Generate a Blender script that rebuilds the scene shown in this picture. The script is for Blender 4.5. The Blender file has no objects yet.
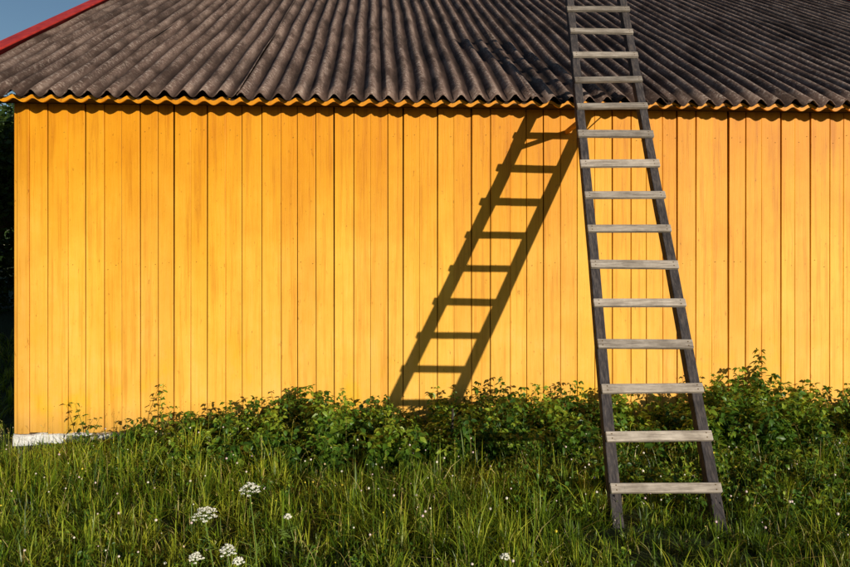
import bpy, math, random
import numpy as np
from mathutils import Vector, Matrix
random.seed(4); rng=np.random.default_rng(7)
sc=bpy.context.scene
sc.view_settings.view_transform='Standard'; sc.view_settings.look='None'; sc.view_settings.exposure=0

# ---------------------------------------------------------------- helpers
def mk(name,V,F,mat=None,parent=None,col=None,smooth=False):
    """V: (n,3) array, F: list of arrays (each m x k) or python list of tuples"""
    me=bpy.data.meshes.new(name)
    V=np.asarray(V,dtype=np.float32)
    if isinstance(F,list) and len(F) and isinstance(F[0],np.ndarray):
        loops=np.concatenate([f.ravel() for f in F]).astype(np.int32)
        tot=np.concatenate([np.full(len(f),f.shape[1]) for f in F]).astype(np.int32)
        st=np.concatenate([[0],np.cumsum(tot)[:-1]]).astype(np.int32)
        me.vertices.add(len(V)); me.vertices.foreach_set('co',V.ravel())
        me.loops.add(len(loops)); me.loops.foreach_set('vertex_index',loops)
        me.polygons.add(len(tot)); me.polygons.foreach_set('loop_start',st)
        try: me.polygons.foreach_set('loop_total',tot)
        except Exception: pass
        me.update(calc_edges=True)
    else:
        me.from_pydata([tuple(map(float,v)) for v in V],[],[tuple(f) for f in F]); me.update()
    if col is not None:
        ca=me.color_attributes.new(name='Col',type='FLOAT_COLOR',domain='POINT')
        c=np.ones((len(V),4),dtype=np.float32); c[:,:col.shape[1]]=col
        ca.data.foreach_set('color',c.ravel())
    if smooth: me.polygons.foreach_set('use_smooth',np.ones(len(me.polygons),dtype=bool))
    ob=bpy.data.objects.new(name,me); sc.collection.objects.link(ob)
    if mat: me.materials.append(mat)
    if parent: ob.parent=parent
    return ob
def empty(name,loc=(0,0,0),rz=0):
    e=bpy.data.objects.new(name,None); e.location=loc; e.rotation_euler=(0,0,rz); e.empty_display_size=.2
    sc.collection.objects.link(e); return e
class Acc:
    def __init__(s): s.V=[];s.F=[];s.C=[];s.n=0
    def add(s,V,F,c=(0.5,0.5,0.5)):
        s.V+= [tuple(v) for v in V]; s.F+=[tuple(i+s.n for i in f) for f in F]; s.C+=[c]*len(V); s.n+=len(V)
    def box(s,c,ax,h,col=(.5,.5,.5)):
        c=Vector(c); a=[Vector(x).normalized() for x in ax]; vs=[]
        for k in (-1,1):
            for j in (-1,1):
                for i in (-1,1): vs.append(c+a[0]*h[0]*i+a[1]*h[1]*j+a[2]*h[2]*k)
        s.add(vs,[(0,2,3,1),(4,5,7,6),(0,1,5,4),(2,6,7,3),(0,4,6,2),(1,3,7,5)],col)
    def tube(s,p,q,r0,r1,n=6,col=(.5,.5,.5)):
        p=Vector(p);q=Vector(q);d=(q-p).normalized()
        a=d.orthogonal().normalized();b=d.cross(a)
        vs=[p+(a*math.cos(2*math.pi*i/n)+b*math.sin(2*math.pi*i/n))*r0 for i in range(n)]+[q+(a*math.cos(2*math.pi*i/n)+b*math.sin(2*math.pi*i/n))*r1 for i in range(n)]
        s.add(vs,[(i,(i+1)%n,n+(i+1)%n,n+i) for i in range(n)]+[tuple(range(n,2*n))],col)
    def obj(s,name,mat,parent=None,smooth=False):
        return mk(name,np.array(s.V),s.F,mat,parent,np.array(s.C,dtype=np.float32),smooth)
def instance(tv,tf,R,T):
    k=len(tv);N=len(T)
    V=np.einsum('nij,kj->nki',R,np.asarray(tv,float))+T[:,None,:]
    F=[]
    for L in (3,4,5,6):
        fs=[f for f in tf if len(f)==L]
        if fs:
            f=np.array(fs); F.append((f[None]+ (np.arange(N)*k)[:,None,None]).reshape(-1,L))
    return V.reshape(-1,3),F
def merge(parts):
    V=[];C=[];F=[];n=0
    for v,f,c in parts:
        V.append(v);C.append(c);F+=[x+n for x in f];n+=len(v)
    return np.concatenate(V),F,np.concatenate(C)

# ---------------------------------------------------------------- materials
def mat(name,rough=.8):
    m=bpy.data.materials.new(name);m.use_nodes=True;nt=m.node_tree
    b=nt.nodes['Principled BSDF'];b.inputs['Roughness'].default_value=rough
    b.inputs['Specular IOR Level'].default_value=.25
    return m,nt,b
def N(nt,t,**k):
    n=nt.nodes.new(t)
    for a,b in k.items(): setattr(n,a,b)
    return n
def coords(nt,scale=(1,1,1),kind='Object'):
    t=N(nt,'ShaderNodeTexCoord');m=N(nt,'ShaderNodeMapping');m.inputs['Scale'].default_value=scale
    nt.links.new(t.outputs[kind],m.inputs['Vector']);return m.outputs['Vector']
def noise(nt,vec,s,d=4,r=.55):
    n=N(nt,'ShaderNodeTexNoise');n.inputs['Scale'].default_value=s;n.inputs['Detail'].default_value=min(d,4);n.inputs['Roughness'].default_value=r
    nt.links.new(vec,n.inputs['Vector']);return n.outputs['Fac']
def ramp(nt,fac,stops):
    r=N(nt,'ShaderNodeValToRGB');e=r.color_ramp.elements
    while len(e)<len(stops): e.new(.5)
    for i,(p,c) in enumerate(stops): e[i].position=p;e[i].color=(c if len(c)==4 else (*c,1))
    nt.links.new(fac,r.inputs['Fac']);return r.outputs['Color']
def mix(nt,f,a,b,bt='MIX'):
    m=N(nt,'ShaderNodeMix',data_type='RGBA',blend_type=bt)
    for s,x in ((0,f),(6,a),(7,b)):
        if isinstance(x,(float,int)): m.inputs[s].default_value=x
        elif isinstance(x,tuple): m.inputs[s].default_value=(*x,1)
        else: nt.links.new(x,m.inputs[s])
    return m.outputs[2]
def bump(nt,b,h,st,dist=.01):
    n=N(nt,'ShaderNodeBump');n.inputs['Strength'].default_value=st;n.inputs['Distance'].default_value=dist
    nt.links.new(h,n.inputs['Height']);nt.links.new(n.outputs[0],b.inputs['Normal'])
def attr(nt):
    a=N(nt,'ShaderNodeAttribute');a.attribute_name='Col';s=N(nt,'ShaderNodeSeparateColor');nt.links.new(a.outputs['Color'],s.inputs[0]);return s.outputs

def paint_mat(name,k=1.0):
    m,nt,b=mat(name,.55)
    a=attr(nt);L=nt.links
    base=ramp(nt,a[0],[(0,(.68*k,.290*k,.008)),(.5,(.76*k,.350*k,.012)),(1,(.83*k,.42*k,.020))])
    t=N(nt,'ShaderNodeTexCoord');sp=N(nt,'ShaderNodeSeparateXYZ');L.new(t.outputs['Object'],sp.inputs[0])
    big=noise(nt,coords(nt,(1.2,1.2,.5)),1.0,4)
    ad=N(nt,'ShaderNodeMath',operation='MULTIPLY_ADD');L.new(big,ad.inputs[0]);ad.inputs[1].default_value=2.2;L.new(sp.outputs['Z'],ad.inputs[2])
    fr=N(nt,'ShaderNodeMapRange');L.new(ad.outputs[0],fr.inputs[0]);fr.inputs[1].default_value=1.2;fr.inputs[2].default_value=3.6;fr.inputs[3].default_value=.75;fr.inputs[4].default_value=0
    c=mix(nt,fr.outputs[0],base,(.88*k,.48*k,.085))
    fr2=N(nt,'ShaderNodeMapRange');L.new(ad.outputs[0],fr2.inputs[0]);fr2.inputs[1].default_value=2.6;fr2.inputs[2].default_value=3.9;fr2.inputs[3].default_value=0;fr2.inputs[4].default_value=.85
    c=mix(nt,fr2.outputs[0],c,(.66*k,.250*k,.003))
    bn=noise(nt,coords(nt,(2.0,2.0,1.5)),1.4,4,.65)
    lem=ramp(nt,bn,[(.55,(0,0,0)),(.70,(1,1,1))])
    lo=N(nt,'ShaderNodeMapRange');L.new(sp.outputs['Z'],lo.inputs[0]);lo.inputs[1].default_value=.25;lo.inputs[2].default_value=1.2;lo.inputs[3].default_value=.6;lo.inputs[4].default_value=0
    mm=N(nt,'ShaderNodeMath',operation='MULTIPLY');L.new(lem,mm.inputs[0]);L.new(lo.outputs[0],mm.inputs[1])
    c=mix(nt,mm.outputs[0],c,(.80*k,.54*k,.012))
    st=ramp(nt,noise(nt,coords(nt,(24,24,.9)),1.0,5,.68),[(.32,(.72,.60,.45)),(.48,(1,1,1)),(.70,(1.03,1.07,1.5))])
    c=mix(nt,.65,c,st,'MULTIPLY')
    ch=ramp(nt,noise(nt,coords(nt,(22,22,7)),1.6,5,.75),[(.30,(.30,.18,.10)),(.37,(1,1,1))])
    c=mix(nt,.6,c,ch,'MULTIPLY')
    blo=ramp(nt,bn,[(.3,(1.03,1.08,1.5)),(.45,(1,1,1)),(.72,(.88,.80,.65))])
    c=mix(nt,.8,c,blo,'MULTIPLY')
    dr=N(nt,'ShaderNodeMapRange');L.new(sp.outputs['Z'],dr.inputs[0]);dr.inputs[1].default_value=-.05;dr.inputs[2].default_value=.22;dr.inputs[3].default_value=.5;dr.inputs[4].default_value=0
    c=mix(nt,dr.outputs[0],c,(.30,.17,.04))
    L.new(c,b.inputs['Base Color'])
    bump(nt,b,noise(nt,coords(nt,(60,60,3)),1.0,3,.7),.4,.005)
    return m
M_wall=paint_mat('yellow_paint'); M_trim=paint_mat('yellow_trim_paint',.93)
def wood(name,c0,c1,c2,ax=(60,60,4),bs=.5):
    m,nt,b=mat(name,.85);a=attr(nt)
    c=ramp(nt,noise(nt,coords(nt,ax),1.0,8,.7),[(.25,c0),(.5,c1),(.78,c2)])
    v=ramp(nt,a[0],[(0,(.5,.49,.48)),(1,(1.15,1.12,1.08))]);c=mix(nt,1.0,c,v,'MULTIPLY')
    bl=ramp(nt,noise(nt,coords(nt),6,4,.7),[(.35,(.6,.58,.56)),(.6,(1,1,1))]);c=mix(nt,.8,c,bl,'MULTIPLY')
    nt.links.new(c,b.inputs['Base Color']);bump(nt,b,noise(nt,coords(nt,ax),1.0,8,.7),bs,.006);return m
M_rail=wood('dark_weathered_wood',(.026,.023,.027),(.074,.066,.070),(.19,.155,.135),(70,12,12),.8)
M_rung=wood('grey_weathered_wood',(.16,.13,.11),(.41,.36,.31),(.62,.56,.49),(5,60,60),.8)
M_soff=wood('soffit_wood',(.03,.018,.01),(.07,.04,.018),(.12,.07,.03),(2,60,60))
M_brkt=wood('bracket_wood',(.55,.25,.02),(.75,.36,.03),(.85,.45,.06),(60,4,60))
M_bark=wood('bark',(.03,.022,.016),(.07,.055,.04),(.13,.11,.08),(30,30,6),1)

m,nt,b=mat('corrugated_asbestos',.9);M_roof=m;a=attr(nt)
g=ramp(nt,noise(nt,coords(nt,(10,.8,.8)),1.5,8,.7),[(.28,(.070,.042,.032)),(.5,(.165,.108,.088)),(.72,(.32,.235,.195))])
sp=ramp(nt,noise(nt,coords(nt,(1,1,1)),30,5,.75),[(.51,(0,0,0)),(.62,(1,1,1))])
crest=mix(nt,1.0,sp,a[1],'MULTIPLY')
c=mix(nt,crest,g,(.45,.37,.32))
lich=ramp(nt,noise(nt,coords(nt,(3,.9,.9)),1.6,6,.65),[(.47,(0,0,0)),(.62,(.8,.8,.8))])
c=mix(nt,lich,c,(.052,.031,.023))
v=ramp(nt,a[0],[(0,(.74,.72,.70)),(1,(1.18,1.14,1.1))]);c=mix(nt,1.0,c,v,'MULTIPLY')
tr=ramp(nt,a[1],[(0,(.24,.20,.18)),(.6,(1,1,1))]);c=mix(nt,.9,c,tr,'MULTIPLY')  # shade in the corrugation troughs, painted into the sheet colour
nt.links.new(c,b.inputs['Base Color']);bump(nt,b,noise(nt,coords(nt),50,5,.75),.9,.016)
m,nt,b=mat('red_paint',.5);M_red=m
c=ramp(nt,noise(nt,coords(nt,(8,1,8)),2,5),[(.3,(.32,.022,.018)),(.7,(.55,.045,.03))]);nt.links.new(c,b.inputs['Base Color'])
m,nt,b=mat('whitewash',.9);M_white=m
c=ramp(nt,noise(nt,coords(nt),7,6,.7),[(.3,(.35,.33,.28)),(.5,(.74,.73,.70)),(1,(.82,.81,.79))]);nt.links.new(c,b.inputs['Base Color'])
bump(nt,b,noise(nt,coords(nt),20,6),.6,.02)
m,nt,b=mat('dark_backing',.9);b.inputs['Base Color'].default_value=(.04,.02,.006,1);M_back=m
m,nt,b=mat('nail_iron',.6);b.inputs['Base Color'].default_value=(.12,.07,.02,1);b.inputs['Metallic'].default_value=.2;M_nail=m
m,nt,b=mat('soil_and_moss',.95);M_ground=m
n1=noise(nt,coords(nt),.8,6);n2=noise(nt,coords(nt),14,6,.7)
c=mix(nt,n2,ramp(nt,n1,[(.35,(.022,.030,.010)),(.65,(.040,.055,.014))]),(.055,.07,.02));nt.links.new(c,b.inputs['Base Color'])
bump(nt,b,n2,.8,.05)

def leafmat(name,cA,cB,cC,trans=.35,rough=.45,dry=None,tipmul=1.3,base=.5):
    m=bpy.data.materials.new(name);m.use_nodes=True;nt=m.node_tree;b=nt.nodes['Principled BSDF']
    b.inputs['Roughness'].default_value=rough;b.inputs['Specular IOR Level'].default_value=.4
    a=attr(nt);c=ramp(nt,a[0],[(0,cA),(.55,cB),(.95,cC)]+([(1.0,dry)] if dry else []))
    k=ramp(nt,a[1],[(0,(base,base,base*.9)),(1,(tipmul,tipmul*.97,tipmul*.9))]);c=mix(nt,1.0,c,k,'MULTIPLY')  # shaded bases and sunlit tips painted into the leaf colour
    nt.links.new(c,b.inputs['Base Color'])
    t=N(nt,'ShaderNodeBsdfTranslucent');c2=mix(nt,1.0,c,(1.3,1.2,.45),'MULTIPLY');nt.links.new(c2,t.inputs['Color'])
    s=N(nt,'ShaderNodeMixShader');s.inputs[0].default_value=trans
    nt.links.new(b.outputs[0],s.inputs[1]);nt.links.new(t.outputs[0],s.inputs[2]);nt.links.new(s.outputs[0],nt.nodes['Material Output'].inputs['Surface']);return m
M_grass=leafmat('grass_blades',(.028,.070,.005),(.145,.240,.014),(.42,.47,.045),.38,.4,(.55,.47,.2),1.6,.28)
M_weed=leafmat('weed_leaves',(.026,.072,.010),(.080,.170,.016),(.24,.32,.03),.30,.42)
M_tree=leafmat('tree_leaves',(.020,.045,.010),(.045,.085,.016),(.09,.13,.025),.3,.5)
m,nt,b=mat('white_petals',.7);b.inputs['Base Color'].default_value=(.80,.78,.66,1);M_pet=m
m,nt,b=mat('clover_petals',.7);a=attr(nt);c=ramp(nt,a[0],[(0,(.66,.62,.50)),(.8,(.60,.42,.44)),(1,(.7,.55,.05))]);nt.links.new(c,b.inputs['Base Color']);M_clo=m
m,nt,b=mat('green_stems',.6);b.inputs['Base Color'].default_value=(.12,.19,.03,1);M_stem=m

# ---------------------------------------------------------------- terrain
YAW=math.atan(.065)
def wall_y(x): return 6.95+.065*(x-.3)
def gz(x,y):
    d=np.hypot(x,y-5)
    return (.035*np.sin(x*1.3+.5)*np.sin(y*1.7)+.02*np.sin(x*3.1+y*2.3)-.02)*np.exp(-(d/12)**2)-.02-.045/(1+np.exp(-(y-6.15-.065*x)/.18))*np.exp(-(d/12)**2)
xs=np.concatenate([-np.geomspace(400,10,14),np.linspace(-9,9,73),np.geomspace(10,400,14)])
ys=np.concatenate([-np.geomspace(400,4,14),np.linspace(-3,16,96),np.geomspace(17,500,14)])
X,Y=np.meshgrid(xs,ys);V=np.stack([X,Y,gz(X,Y)],-1).reshape(-1,3)
nx=len(xs);ii,jj=np.meshgrid(np.arange(len(ys)-1),np.arange(nx-1),indexing='ij');i0=(ii*nx+jj).ravel()
mk('ground',V,[np.stack([i0,i0+1,i0+1+nx,i0+nx],1)],M_ground,smooth=True)

# ---------------------------------------------------------------- building
B=empty('yellow_wooden_barn',(.3,6.95,0),YAW)
UL,UR=-3.86,6.6; VE=-.30; ZE=2.905; SL=.49; RUN=7.5; DEP=2*(RUN+VE)
VR=VE+RUN
def zr(v): return ZE+SL*(min(v,2*VR-v)-VE)
def board(acc,p,q,nrm,th,z0,za,zb,off,col,lean=0.0):
    p=Vector(p);q=Vector(q);n=Vector(nrm)
    f=n*(off+th);g=n*off;e=Vector((0,0,1));d=(q-p).normalized()*lean
    vs=[p+g+e*z0,q+g+e*z0,q+g+e*zb+d,p+g+e*za+d,p+f+e*z0,q+f+e*z0,q+f+e*zb+d,p+f+e*za+d]
    acc.add(vs,[(0,1,2,3),(5,4,7,6),(4,0,3,7),(1,5,6,2),(3,2,6,7),(4,5,1,0)],col)
def wallboards(name,p,q,nrm,ztop,z0=-.02,seed=1):
    r=random.Random(seed);A=Acc();p=Vector(p);q=Vector(q);L=(q-p).length;d=(q-p)/L;s=0.0;nails=[]
    while s<L-.03:
        w=r.choice([.135,.145,.15,.155,.16,.165,.172,.185]);w=min(w,L-s)
        gap=r.uniform(.004,.008);a=p+d*s;b=p+d*(s+w-gap)
        nl=r.uniform(-.006,.006)
        board(A,a,b,nrm,.022,z0+r.uniform(-.012,.012),ztop(a),ztop(b),r.uniform(0,.010),(r.random(),r.random(),0),nl)
        for zz in (.22,1.45,2.62):
            for k in (.25,.75):
                if r.random()<.6: nails.append(a+d*(w*k+r.uniform(-.015,.015))+Vector(nrm)*.0315+Vector((0,0,zz+r.uniform(-.04,.04))))
        s+=w
    o=A.obj(name,M_wall,B);bv=o.modifiers.new('b','BEVEL');bv.width=.0035;bv.segments=2;bv.limit_method='ANGLE'
    return nails
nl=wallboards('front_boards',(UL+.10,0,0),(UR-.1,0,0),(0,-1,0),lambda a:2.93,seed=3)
A=Acc()
for n_ in nl: A.tube(n_+Vector((0,.006,0)),n_+Vector((0,-.0015,0)),.0028,.0024,6)
A.obj('nail_heads',M_nail,B)
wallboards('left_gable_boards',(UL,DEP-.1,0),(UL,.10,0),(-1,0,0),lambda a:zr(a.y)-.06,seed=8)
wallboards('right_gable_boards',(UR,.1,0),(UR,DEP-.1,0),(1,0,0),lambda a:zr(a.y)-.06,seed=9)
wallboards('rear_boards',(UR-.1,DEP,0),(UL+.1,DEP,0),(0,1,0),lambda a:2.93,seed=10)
A=Acc()
for (u,v,su,sv) in ((UL,0,-1,-1),(UR,0,1,-1),(UL,DEP,-1,1),(UR,DEP,1,1)):
    A.box((u-su*.045,v+sv*.018,1.45),((1,0,0),(0,1,0),(0,0,1)),(.049,.018,1.47),(.25,0,0))
    A.box((u+su*.018,v-sv*.038,1.45),((1,0,0),(0,1,0),(0,0,1)),(.018,.060,1.47),(.3,0,0))
o=A.obj('corner_boards',M_trim,B);bv=o.modifiers.new('b','BEVEL');bv.width=.004
t=.02
V=[];zt=zr(VR)-.12;zl=2.85
prof=[(t,-.05),(DEP-t,-.05),(DEP-t,zl),(VR,zt),(t,zl)]
for u in (UL+t,UR-t):
    for (v,z) in prof: V.append((u,v,z))
F=[(0,1,2,3,4),(9,8,7,6,5)]+[(i,i+5,(i+1)%5+5,(i+1)%5) for i in range(5)]
mk('sheathing',V,F,M_back,B)
pu=np.linspace(UL-.03,UR+.03,140);V=[];F=[]
for i,u in enumerate(pu):
    w=.010*math.sin(u*5)+rng.normal(0,.005);h=-.022+.008*math.sin(u*3.3)+rng.normal(0,.006)
    V+=[(u,-.055+w,-.35),(u,-.05+w,h-.01),(u,-.03+w,h),(u,-.0,h)]
for i in range(len(pu)-1):
    for k in range(3): F.append((4*i+k,4*i+4+k,4*i+5+k,4*i+1+k))
mk('plinth',V,F,M_white,B)
A=Acc()
A.box((UL-.02,DEP/2,-.15),((1,0,0),(0,1,0),(0,0,1)),(.03,DEP/2,.125));A.box((UR+.02,DEP/2,-.15),((1,0,0),(0,1,0),(0,0,1)),(.03,DEP/2,.125));A.box((0.5*(UL+UR),DEP+.02,-.15),((1,0,0),(0,1,0),(0,0,1)),((UR-UL)/2,.03,.125))
A.obj('side_plinth',M_white,B)
UVL,UVR=-4.46,7.2
A=Acc()
for k in range(2): A.box(((UVL+UVR)/2,-.065-.12*k-.02,2.872),((1,0,0),(0,1,0),(0,0,1)),((UVR-UVL)/2-.05,.057,.008),(random.random(),0,0))
A.obj('soffit',M_soff,B)
P=.158;AM=.032
V=[];F=[];us=np.arange(UVL+.02,UVR-.02,P/10)
for u in us:
    w=AM*math.cos(2*math.pi*u/P)*.55; dr=.005*math.sin(u*.9)+.003*math.sin(u*3.7)
    for (v,z) in ((VE+.035,2.882+w),(VE+.035,2.852+w+dr),(VE+.055,2.852+w+dr),(VE+.055,2.882+w)): V.append((u,v,z))
for i in range(len(us)-1):
    for k in range(4): F.append((4*i+k,4*i+(k+1)%4,4*i+4+(k+1)%4,4*i+4+k))
mk('scalloped_fascia',V,F,M_trim,B,np.tile([[.2,.5,0]],(len(V),1)))
def roof(name,side):
    Vs=[];Fs=[];Cs=[];n=0
    sw=P*8;nt_=24
    ns=int(math.ceil((UVR-UVL)/sw));r=np.random.default_rng(11+side)
    for s in range(ns):
        u0=UVL+s*sw;u1=min(u0+sw+.03,UVR)
        uu=np.arange(u0,u1+1e-6,P/14);tt=np.linspace(0,1,nt_+1)
        tone=r.random();tones=np.repeat(r.random(5),5)[:nt_+1];dz=r.normal(0,.003);sk=r.normal(0,.018);cut=r.normal(0,.010)
        U,T=np.meshgrid(uu,tt)
        run=-.02+cut*(1-T)+T*(RUN+.02)
        w=np.cos(2*np.pi*U/P)
        z=ZE+SL*run+AM*w+.014*((U-u0)/sw)+dz+.006*np.sin(U*2.1+T*9)+.005*np.sin(T*31+s)
        UU=U+sk*(T-.5)+.005*np.sin(T*17+s*2)
        vv=VE+run
        if side: vv=2*VR-vv
        vs=np.stack([UU,vv,z],-1).reshape(-1,3);k=len(uu)
        tn=np.repeat((tone*.5+.5*tones)[:,None],k,1)
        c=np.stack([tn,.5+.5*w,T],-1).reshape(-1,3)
        a_,b_=np.meshgrid(np.arange(nt_),np.arange(k-1),indexing='ij');i0=(a_*k+b_).ravel()+n
        f=np.stack([i0,i0+1,i0+1+k,i0+k],1)
        if side: f=f[:,::-1]
        Vs.append(vs);Fs.append(f);Cs.append(c);n+=len(vs)
    o=mk(name,np.concatenate(Vs),[np.concatenate(Fs)],M_roof,B,np.concatenate(Cs),True)
    so=o.modifiers.new('s','SOLIDIFY');so.thickness=.006;so.offset=-1
roof('front_roof_sheets',0);roof('rear_roof_sheets',1)
A=Acc()
L=RUN*math.sqrt(1+SL*SL)
for u in (UVL-.03,UVR+.03):
    for sg in (1,-1):
        d=Vector((0,sg,SL)).normalized();nn=Vector((0,-sg*SL,1)).normalized()
        v0=VE-.03 if sg==1 else 2*VR-VE+.03
        c=Vector((u,v0,ZE-.01))+d*(L/2+.0)+nn*(.0)
        A.box(c,((1,0,0),d,nn),(.022,L/2,.075),(.5,0,0))
        A.box(c+nn*.088+Vector((.03 if u<0 else -.03,0,0)),((1,0,0),d,nn),(.075,L/2,.011),(.5,0,0))
o=A.obj('red_verge_boards',M_red,B);bv=o.modifiers.new('b','BEVEL');bv.width=.004
A=Acc();A.box(((UVL+UVR)/2,VR,zr(VR)+.05),((1,0,0),(0,1,0),(0,0,1)),((UVR-UVL)/2,.12,.02));A.obj('ridge_cap',M_red,B)
A=Acc()
for vv in (.3,2.4,4.8,VR,2*VR-4.8,2*VR-2.4): A.box(((UVL+UL)/2,vv,zr(vv)-.10),((1,0,0),(0,1,0),(0,0,1)),((UL-UVL)/2,.05,.05))
A.obj('purlin_ends',M_soff,B)

# ---------------------------------------------------------------- ladder
Ld=empty('wooden_ladder')
Z0=4.5;h0=.196
def LP(k,x): return Vector((x,Z0*(1+.0411*k),h0+.2585*k))
def cen(k): return 1.415+.0138*k
def wid(k): return .655-.0065*k
D=(LP(17,cen(17))-LP(0,cen(0))).normalized();NN=Vector((0,-.2585,.185)).normalized()
for nm,sg in (('left_rail',-1),('right_rail',1)):
    A=Acc();kk=np.linspace(-.98,16.2,12);ring=[]
    for i,k in enumerate(kk):
        x=cen(k)+sg*(wid(k)/2-.035)+random.uniform(-.004,.004)
        c=LP(k,x)-NN*(.015+.042)
        for a_,b_ in ((-1,-1),(1,-1),(1,1),(-1,1)): ring.append(c+Vector((1,0,0))*.033*a_+NN*.042*b_)
    F=[(4*i+j,4*i+(j+1)%4,4*i+4+(j+1)%4,4*i+4+j) for i in range(11) for j in range(4)]+[(3,2,1,0),(44,45,46,47)]
    A.add(ring,F);o=A.obj(nm,M_rail,Ld);bv=o.modifiers.new('b','BEVEL');bv.width=.005;bv.segments=2;bv.limit_method='ANGLE'
A=Acc();A2=Acc()
for k in range(0,17):
    c=LP(k,cen(k)+random.uniform(-.004,.004));a=random.uniform(-.016,.016);x=Vector((math.cos(a),0,math.sin(a)))
    tw=random.uniform(-.06,.06);d2=(D+NN*tw).normalized();d2=(d2-x*d2.dot(x)).normalized();n2=x.cross(d2)
    if n2.dot(NN)<0:n2=-n2
    w=wid(k)/2+random.uniform(-.003,.010)
    tone=random.uniform(.55,1) if k<9 else random.uniform(.1,.6)
    A.box(c,(x,d2,n2),(w,random.uniform(.028,.034),.0145),(tone,0,0))
    for sx in (-1,1):
        for e in (-.014,.014):
            p=c+x*sx*(wid(k)/2-.035)+d2*e+n2*.0145;A2.tube(p-n2*.004,p+n2*.0015,.0045,.004,6)
o=A.obj('rungs',M_rung,Ld);bv=o.modifiers.new('b','BEVEL');bv.width=.005;bv.segments=2
A2.obj('rung_nails',M_nail,Ld)
A=Acc()
k=9.75;x=cen(k)-(wid(k)/2-.035);p=LP(k,x)-NN*.10
yw=6.95+.065*(x-.3)-.03
A.box((x,(p.y+yw)/2,p.z),((1,0,0),(0,1,0),(0,0,1)),(.013,(yw-p.y)/2,.018),(.5,0,0))
A.obj('standoff_bracket',M_brkt,Ld)
A=Acc();k=10.1;x=cen(k)+(wid(k)/2-.035);p=LP(k,x)-NN*.09;A.tube(p,(x,6.73,2.868),.006,.006,6);A.obj('standoff_rod',M_nail,Ld)

A=Acc();A.tube((.20,5.9,-.1),(.215,5.93,.36),.011,.009,7);A.obj('wooden_stake',M_bark)

# ---------------------------------------------------------------- vegetation
def inside_barn(x,y,m=0.0):
    c,s=math.cos(YAW),math.sin(YAW);dx=x-.3;dy=y-6.95
    u=dx*c+dy*s;v=-dx*s+dy*c
    return (u>UL-.06-m)&(u<UR+.06+m)&(v>-.06-m)&(v<DEP+.06+m)
def hn(x,y):
    return .5+.22*np.sin(x*1.9+1.1*np.sin(y*1.7))+.18*np.sin(y*2.7+x*.8+2)+.12*np.sin(x*5.1-y*3.3)
def blades(x,y,az,h,bend,w,r,tips=False):
    n=len(x);z=gz(x,y)-.015
    S=np.array([0,.33,.68,1.]);Wp=np.array([.8,1,.65,0.])
    dx,dy=np.cos(az),np.sin(az);tw=az+np.pi/2+rng.normal(0,.6,n);sx,sy=np.cos(tw),np.sin(tw)
    V=np.zeros((n,7,3));C=np.zeros((n,7,3));idx=0
    for s,wp in zip(S,Wp):
        px=x+dx*h*bend*s**1.8;py=y+dy*h*bend*s**1.8;pz=z+h*(s-.45*bend*s**2.5)
        if s<1:
            for sg in (-1,1):
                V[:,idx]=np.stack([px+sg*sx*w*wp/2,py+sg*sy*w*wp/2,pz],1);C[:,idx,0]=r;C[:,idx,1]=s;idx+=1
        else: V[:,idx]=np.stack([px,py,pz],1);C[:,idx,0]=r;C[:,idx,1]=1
    b=(np.arange(n)*7)[:,None]
    q=np.concatenate([b+np.array([[0,1,3,2]]),b+np.array([[2,3,5,4]])]);t=b+np.array([[4,5,6]])
    out=(V.reshape(-1,3),[q,t],C.reshape(-1,3))
    return (out,V[:,6].copy(),V[:,4].copy()) if tips else out
def grass_area(x0,x1,y0,y1,ncl,per,hs=1.0,wmul=1.0):
    cx=rng.uniform(x0,x1,ncl);cy=rng.uniform(y0,y1,ncl)
    k=~inside_barn(cx,cy);cx,cy=cx[k],cy[k]
    H=(.07+.17*np.clip(hn(cx,cy),0,1)+rng.normal(0,.055,len(cx)))*hs
    f=np.exp(-(((cx-1.35)/.75)**2+((cy-4.15)/.65)**2));H*=1-.50*f
    wd=wall_y(cx)-cy;H=np.where((wd<.9)&(cx>-4),H*(.45+.55*np.clip(wd/.9,0,1)),H)
    tone=np.clip(.20+.55*hn(cx*1.7+3,cy*2.1)-.05*np.clip(cx,-3,3)+rng.normal(0,.24,len(cx)),0,.93);caz=rng.uniform(0,2*np.pi,len(cx))
    m=per;X=np.repeat(cx,m);Y=np.repeat(cy,m);n=len(X)
    a=rng.uniform(0,2*np.pi,n);rr=np.abs(rng.normal(0,.038,n));X=X+np.cos(a)*rr;Y=Y+np.sin(a)*rr
    az=np.where(rng.random(n)<.5,a,np.repeat(caz,m)+rng.normal(0,.5,n))
    h=np.clip(np.repeat(H,m)*rng.uniform(.5,1.45,n),.03,.42);bend=np.clip(np.abs(rng.normal(.55,.38,n)),.02,1.3)
    w=rng.uniform(.003,.0090,n)*wmul;r=np.clip(np.repeat(tone,m)+rng.normal(0,.16,n),0,.93);r=np.where(rng.random(n)<.03,1.0,r)
    k=~inside_barn(X,Y)
    return blades(X[k],Y[k],az[k],h[k],bend[k],w[k],r[k])
parts=[grass_area(-3.6,4.6,2.7,5.2,3300,19),
       grass_area(-5.2,6.0,5.0,7.3,2700,17,.95,1.1),
       grass_area(-9,-3.6,1,14,1700,14,1.0,1.6),grass_area(4.5,10,0,8,900,12,1,1.8),
       grass_area(-12,12,-4,2.7,1300,10,1,2.4)]
n=1000;x=rng.uniform(-4.5,5,n);y=rng.uniform(3.0,6.5,n);k=(~inside_barn(x,y,.1))&(np.hypot(x-1.4,y-4.2)>.6);x,y=x[k],y[k];n=len(x)
st_,tip,sub=blades(x,y,rng.uniform(0,6.28,n),rng.uniform(.22,.40,n),rng.uniform(.05,.5,n),rng.uniform(.0018,.0028,n),np.clip(rng.normal(.9,.1,n),0,1),True)
parts.append(st_)
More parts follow.
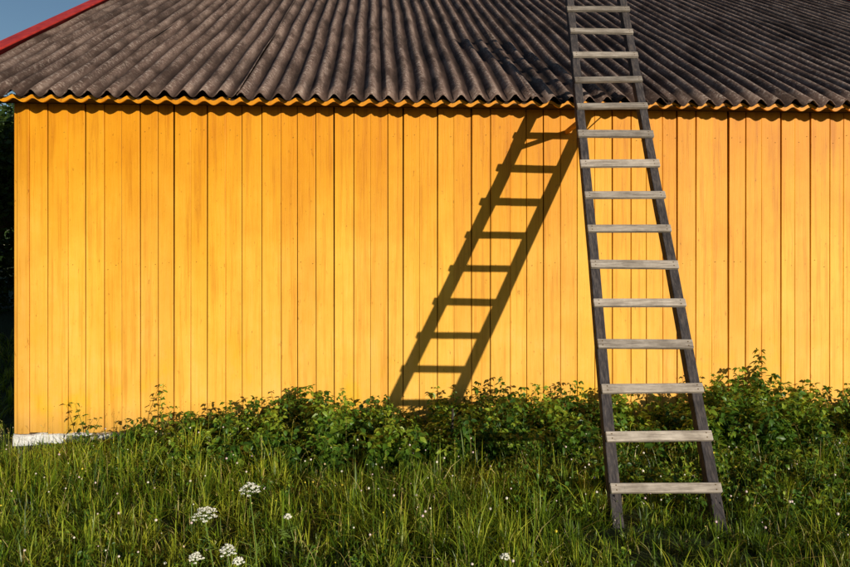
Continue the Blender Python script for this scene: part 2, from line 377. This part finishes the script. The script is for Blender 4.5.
LT=[(0,0,0),(.42,0,-.02),(.75,0,-.05),(1,0,-.14),(.33,-.5,.10),(.33,.5,.10),(.70,-.34,.03),(.70,.34,.03),(.12,-.22,.03),(.12,.22,.03)]
LF=[(0,8,1),(8,4,1),(0,1,9),(9,1,5),(4,6,2,1),(1,2,7,5),(6,3,2),(2,3,7)]
LT2=[(0,0,0),(.5,-.5,.06),(1,0,-.1),(.5,.5,.06)];LF2=[(0,1,2),(0,2,3)]
def leaf_frames(az,el,roll,L,W):
    n=len(az)
    d=np.stack([np.cos(az)*np.cos(el),np.sin(az)*np.cos(el),np.sin(el)],1)
    s=np.stack([-np.sin(az),np.cos(az),np.zeros(n)],1);u=np.cross(d,s)
    s2=s*np.cos(roll)[:,None]+u*np.sin(roll)[:,None];u2=np.cross(d,s2)
    return np.stack([d*L[:,None],s2*W[:,None],u2*L[:,None]],2)
def leaves(T,az,el,roll,L,W,r,g=None,simple=False):
    lt,lf=(LT2,LF2) if simple else (LT,LF)
    R=leaf_frames(az,el,roll,L,W);V,F=instance(lt,lf,R,T)
    g=np.full(len(T),.7) if g is None else g
    C=np.stack([np.repeat(r,len(lt)),np.repeat(g,len(lt)),np.zeros(len(T)*len(lt))],1);return V,F,C
# seed heads: small spikelets along the last centimetres of each stalk
m_=9;q=rng.uniform(0,1,(n,m_));base=tip[:,None,:]+(sub-tip)[:,None,:]*q[:,:,None]*.55
Tt=base.reshape(-1,3);nn_=len(Tt)
parts.append(leaves(Tt,rng.uniform(0,6.28,nn_),rng.uniform(.5,1.3,nn_),rng.normal(0,.8,nn_),rng.uniform(.007,.014,nn_),rng.uniform(.002,.004,nn_),np.where(rng.random(nn_)<.6,1.0,.8),np.full(nn_,.55),True))
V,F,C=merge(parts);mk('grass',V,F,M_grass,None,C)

def weeds(name,specs):
    T=[];az=[];el=[];ro=[];L=[];W=[];r=[];g=[];A=Acc()
    for (x,y,H,ns,ls) in specs:
        tone=random.uniform(.0,.8)
        for s in range(ns):
            a=random.uniform(0,6.28);le=random.uniform(.05,.42);h=H*random.uniform(.6,1.08)
            z0=float(gz(np.array(x),np.array(y)))
            b=Vector((x+random.gauss(0,.03),y+random.gauss(0,.03),z0-.02));tip=b+Vector((math.cos(a)*h*le,math.sin(a)*h*le,h))
            midp=b.lerp(tip,.55)-Vector((math.cos(a),math.sin(a),0))*h*le*.2
            A.tube(b,midp,.0032,.0025,4,(.3,.5,0));A.tube(midp,tip,.0025,.001,4,(.4,.8,0))
            nn=max(3,int(h/.05));ph=random.uniform(0,6.28)
            for i in range(nn):
                f=(i+1)/nn;p=(b.lerp(midp,f/.55) if f<.55 else midp.lerp(tip,(f-.55)/.45))
                if f<.22: continue
                sz=ls*(1.15-.5*f)*random.uniform(.75,1.25)
                for q in range(2 if random.random()<.85 else 3):
                    aa=ph+i*1.57+q*math.pi+random.gauss(0,.35);pl=sz*random.uniform(.25,.55)
                    e=random.uniform(-.1,.55)
                    pp=p+Vector((math.cos(aa)*math.cos(e),math.sin(aa)*math.cos(e),math.sin(e)))*pl
                    A.tube(p,pp,.0010,.0008,3,(.4,.7,0))
                    for dd,sc_ in ((0,1),(1.05,.8),(-1.05,.8)):
                        T.append(pp);az.append(aa+dd);el.append(random.gauss(-.25,.45));ro.append(random.gauss(0,.5));L.append(sz*sc_);W.append(sz*sc_*random.uniform(.5,.7));r.append(min(1,max(0,tone+random.gauss(0,.2)+.3*(f-.5))));g.append(.35+.6*f)
    V,F,C=leaves(np.array([tuple(t) for t in T]),*[np.array(q) for q in (az,el,ro,L,W,r,g)])
    sv=np.array(A.V);sc4=np.array(A.C,dtype=float);t3=np.array([f for f in A.F if len(f)==3]);t4=np.array([f for f in A.F if len(f)==4])
    Fs=[q for q in (t3,t4) if len(q)]
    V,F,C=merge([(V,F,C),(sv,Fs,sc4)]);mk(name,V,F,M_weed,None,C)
sp=[]
def pxX(px,Y): return (px-425)*Y/765
prof=[(60,.10),(130,.18),(200,.28),(260,.35),(320,.44),(400,.34),(450,.37),(500,.50),(560,.47),(620,.38),(690,.35),(735,.50),(760,.56),(800,.44),(850,.36),(1100,.42)]
for i in range(450):
    px=random.uniform(60,1050);off=random.uniform(.08,1.3);Y=6.9-off;x=pxX(px,Y);Y=wall_y(x)-off
    if px<200 and (random.random()<.55 or off>.5 and random.random()<.5): continue
    H=float(np.interp(px,[p[0] for p in prof],[p[1] for p in prof]))*random.choice([.6,.7,.8,.9,1.0,1.1,1.2])*(1.0-.28*(off-.3))
    sp.append((x,Y,H,random.randint(3,4),random.uniform(.055,.100)))
for px,H in ((160,.47),(312,.50),(335,.46),(500,.53),(545,.48),(590,.46),(740,.56),(765,.52),(90,.40),(230,.42),(430,.42)):
    Y=6.45;x=pxX(px,Y);sp.append((x,Y,H,2,.06))
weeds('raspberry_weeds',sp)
sp=[]
for i in range(300):
    x=random.uniform(-3.6,4.6);y=random.uniform(3.1,6.0)
    if math.hypot(x-1.4,y-4.2)<.55: continue
    sp.append((x,y,random.uniform(.08,.22),random.randint(2,4),random.uniform(.022,.045)))
for i in range(80):
    px=random.uniform(520,850);y=random.uniform(4.6,5.8);x=pxX(px,y)
    if math.hypot(x-1.4,y-4.2)<.5: continue
    sp.append((x,y,random.uniform(.16,.30),3,.052))
weeds('meadow_herbs',sp)

def umbel(x,y,z,R,name='wild_carrot_flower'):
    e=empty(name);A=Acc();z0=-.03
    base=Vector((x+random.uniform(-.04,.04),y+random.uniform(-.04,.04),z0));top=Vector((x,y,z-R*.75))
    mid=base.lerp(top,.5)+Vector((.015,.01,0))
    A.tube(base,mid,.0035,.003,6);A.tube(mid,top,.003,.0022,6);P_=[]
    nr=24
    for i in range(nr):
        a=i*2.39996+random.uniform(-.2,.2);f=math.sqrt((i+.5)/nr);rr=R*f*random.uniform(.85,1.12)
        q=top+Vector((math.cos(a)*rr,math.sin(a)*rr,R*1.15*(1.0-.8*f*f)+random.uniform(-.005,.005)))
        A.tube(top,q,.0008,.0006,3)
        for j in range(18):
            b=j*2.39996;g=math.sqrt((j+.5)/18)*R*.19
            P_.append(q+Vector((math.cos(b)*g,math.sin(b)*g,random.uniform(0,.004)-g*.3)))
    for i in range(8):
        f=random.uniform(.25,.8);p=base.lerp(top,f);a=random.uniform(0,6.28);q=p+Vector((math.cos(a)*.06,math.sin(a)*.06,.03))
        A.tube(p,q,.0012,.0008,4)
        for j in range(6):
            pp=p.lerp(q,.3+.12*j);aa=a+(1 if j%2 else -1)*1.0;A.tube(pp,pp+Vector((math.cos(aa)*.02,math.sin(aa)*.02,.004)),.0018,.0004,3)
    A.obj('stem',M_stem,e)
    n=len(P_);hexa=[(math.cos(k*math.pi/2.5),math.sin(k*math.pi/2.5),.15*(k%2)) for k in range(5)]
    R_=np.zeros((n,3,3));ti=rng.normal(0,.5,(n,2));ti[:,0]+=.5;s=rng.uniform(.0018,.0030,n)
    for i in range(n):
        R_[i]=np.array(Matrix.Rotation(ti[i,0],3,'X')@Matrix.Rotation(ti[i,1],3,'Y'))*s[i]
    V,F=instance(hexa,[(0,1,2,3,4)],R_,np.array([tuple(p) for p in P_]));mk('petals',V,F,M_pet,e)
for px,py,Y,R in ((250,487,3.5,.047),(205,512,3.45,.055),(196,556,3.3,.03),(228,549,3.2,.035),(238,560,3.3,.025),(288,516,3.9,.018),(505,556,3.3,.02)):
    umbel(pxX(px,Y),Y,1.62-(py-246)*Y/765,R)
ico=[(0,0,1)]+[(math.cos(k*1.2566)*.9,math.sin(k*1.2566)*.9,.35) for k in range(5)]+[(math.cos(k*1.2566+.6)*.8,math.sin(k*1.2566+.6)*.8,-.45) for k in range(5)]+[(0,0,-.8)]
IF=[(0,1+k,1+(k+1)%5) for k in range(5)]+[(1+k,6+k,1+(k+1)%5) for k in range(5)]+[(6+k,6+(k+1)%5,1+(k+1)%5) for k in range(5)]+[(11,6+(k+1)%5,6+k) for k in range(5)]
n=380;x=rng.uniform(-3.4,4.2,n);y=rng.uniform(3.1,6.2,n);z=gz(x,y)+rng.uniform(.12,.28,n)
s=rng.uniform(.003,.0098,n);R_=np.eye(3)[None]*s[:,None,None];V,F=instance(ico,IF,R_,np.stack([x,y,z],1))
C=np.zeros((len(V),3));C[:,0]=np.repeat(np.clip(rng.normal(.4,.4,n),0,1),len(ico))
A=Acc()
for i in range(n): A.tube((x[i]+.01,y[i],-.05),(x[i],y[i],z[i]),.0012,.001,3)
e=empty('clover_flowers');mk('flower_heads',V,F,M_clo,e,C,True);A.obj('stalks',M_stem,e)

# ---------------------------------------------------------------- trees
def tree(name,x,y,H,R,seed,nl=9000,ls=.10):
    r=random.Random(seed);e=empty(name);A=Acc();tips=[]
    def br(p,d,L,rad,dep):
        q=p+d*L;A.tube(p,q,rad,rad*.68,7)
        if dep==0: tips.append(q);return
        if dep<3: tips.append(p.lerp(q,.6))
        for i in range(r.choice((3,3,4))):
            nd=(d+Vector((r.gauss(0,.62),r.gauss(0,.62),r.gauss(.12,.35)))).normalized();br(p.lerp(q,r.uniform(.65,1)),nd,L*r.uniform(.62,.82),rad*.6,dep-1)
    br(Vector((x,y,-.1)),Vector((r.gauss(0,.05),r.gauss(0,.05),1)).normalized(),H*.30,H*.028,4)
    A.obj('trunk_and_limbs',M_bark,e)
    T=np.array([tuple(t) for t in tips]);n=nl;i=rng.integers(0,len(T),n);P_=T[i]+rng.normal(0,R*.11,(n,3))
    P_=P_[P_[:,2]>H*.12];n=len(P_)
    V,F,C=leaves(P_,rng.uniform(0,6.28,n),rng.normal(-.3,.5,n),rng.normal(0,.8,n),rng.uniform(.7,1.2,n)*ls,rng.uniform(.5,.8,n)*ls,np.clip(rng.normal(.4,.25,n),0,1),np.full(n,.6),True);mk('crown',V,F,M_tree,e,C)
tree('apple_tree',-7.6,13.0,5.0,2.6,3,14000,.12)
tree('apple_tree.001',-11.0,17.5,6.2,3.2,5,14000,.14)
tree('apple_tree.002',-13.5,12,5.6,3,9,9000,.13)
n=15000;th=rng.uniform(math.radians(-8),math.radians(188),n);lob=3.6+1.6*np.sin(th*23)+1.1*np.sin(th*57+1)+.6*np.sin(th*131)
rad=62+rng.normal(0,2.5,n)+4*np.sin(th*9);zz=rng.uniform(0,1,n)**.8*(lob+2.6)
P_=np.stack([np.cos(th)*rad,np.sin(th)*rad+5,zz],1)
V,F,C=leaves(P_,rng.uniform(0,6.28,n),rng.normal(0,.6,n),rng.normal(0,.8,n),rng.uniform(.8,1.5,n),rng.uniform(.6,1.1,n),np.clip(rng.normal(.35,.25,n),0,1),None,True);mk('distant_trees',V,F,M_tree,None,C)
n=14000;th=rng.uniform(0,1,n);x=-17+th*12;y=21+1.5*np.sin(th*9)+rng.normal(0,.5,n);zz=rng.uniform(0,1,n)*(3.8+.6*np.sin(th*31)+.4*np.sin(th*67))
V,F,C=leaves(np.stack([x,y,zz],1),rng.uniform(0,6.28,n),rng.normal(0,.6,n),rng.normal(0,.8,n),rng.uniform(.14,.25,n),rng.uniform(.1,.17,n),np.clip(rng.normal(.35,.25,n),0,1),None,True);mk('hedge',V,F,M_tree,None,C)

# ---------------------------------------------------------------- light, sky, camera
d=Vector((-.738,1,-.25))
sd=bpy.data.lights.new('sun','SUN');sd.energy=5.0;sd.angle=math.radians(.5);sd.color=(1,.91,.76)
so=bpy.data.objects.new('sun',sd);so.rotation_euler=d.to_track_quat('-Z','Y').to_euler();so.location=(8,-10,6);sc.collection.objects.link(so)
w=bpy.data.worlds.new('World');sc.world=w;w.use_nodes=True;nt=w.node_tree
sk=nt.nodes.new('ShaderNodeTexSky');sk.sky_type='NISHITA';sk.sun_disc=False;sk.dust_density=.3;sk.ozone_density=2.5
sk.sun_elevation=math.asin(.25/d.length);sk.sun_rotation=math.atan2(.738,-1)
bg=nt.nodes['Background'];bg.inputs['Strength'].default_value=.072;nt.links.new(sk.outputs[0],bg.inputs[0])
cd=bpy.data.cameras.new('camera');cd.lens=765/850*36;cd.sensor_width=36;cd.shift_y=-37.5/850;cd.clip_end=2000;cd.clip_start=.05
co=bpy.data.objects.new('camera',cd);co.location=(0,0,1.62);co.rotation_euler=(math.pi/2,0,0);sc.collection.objects.link(co);sc.camera=co
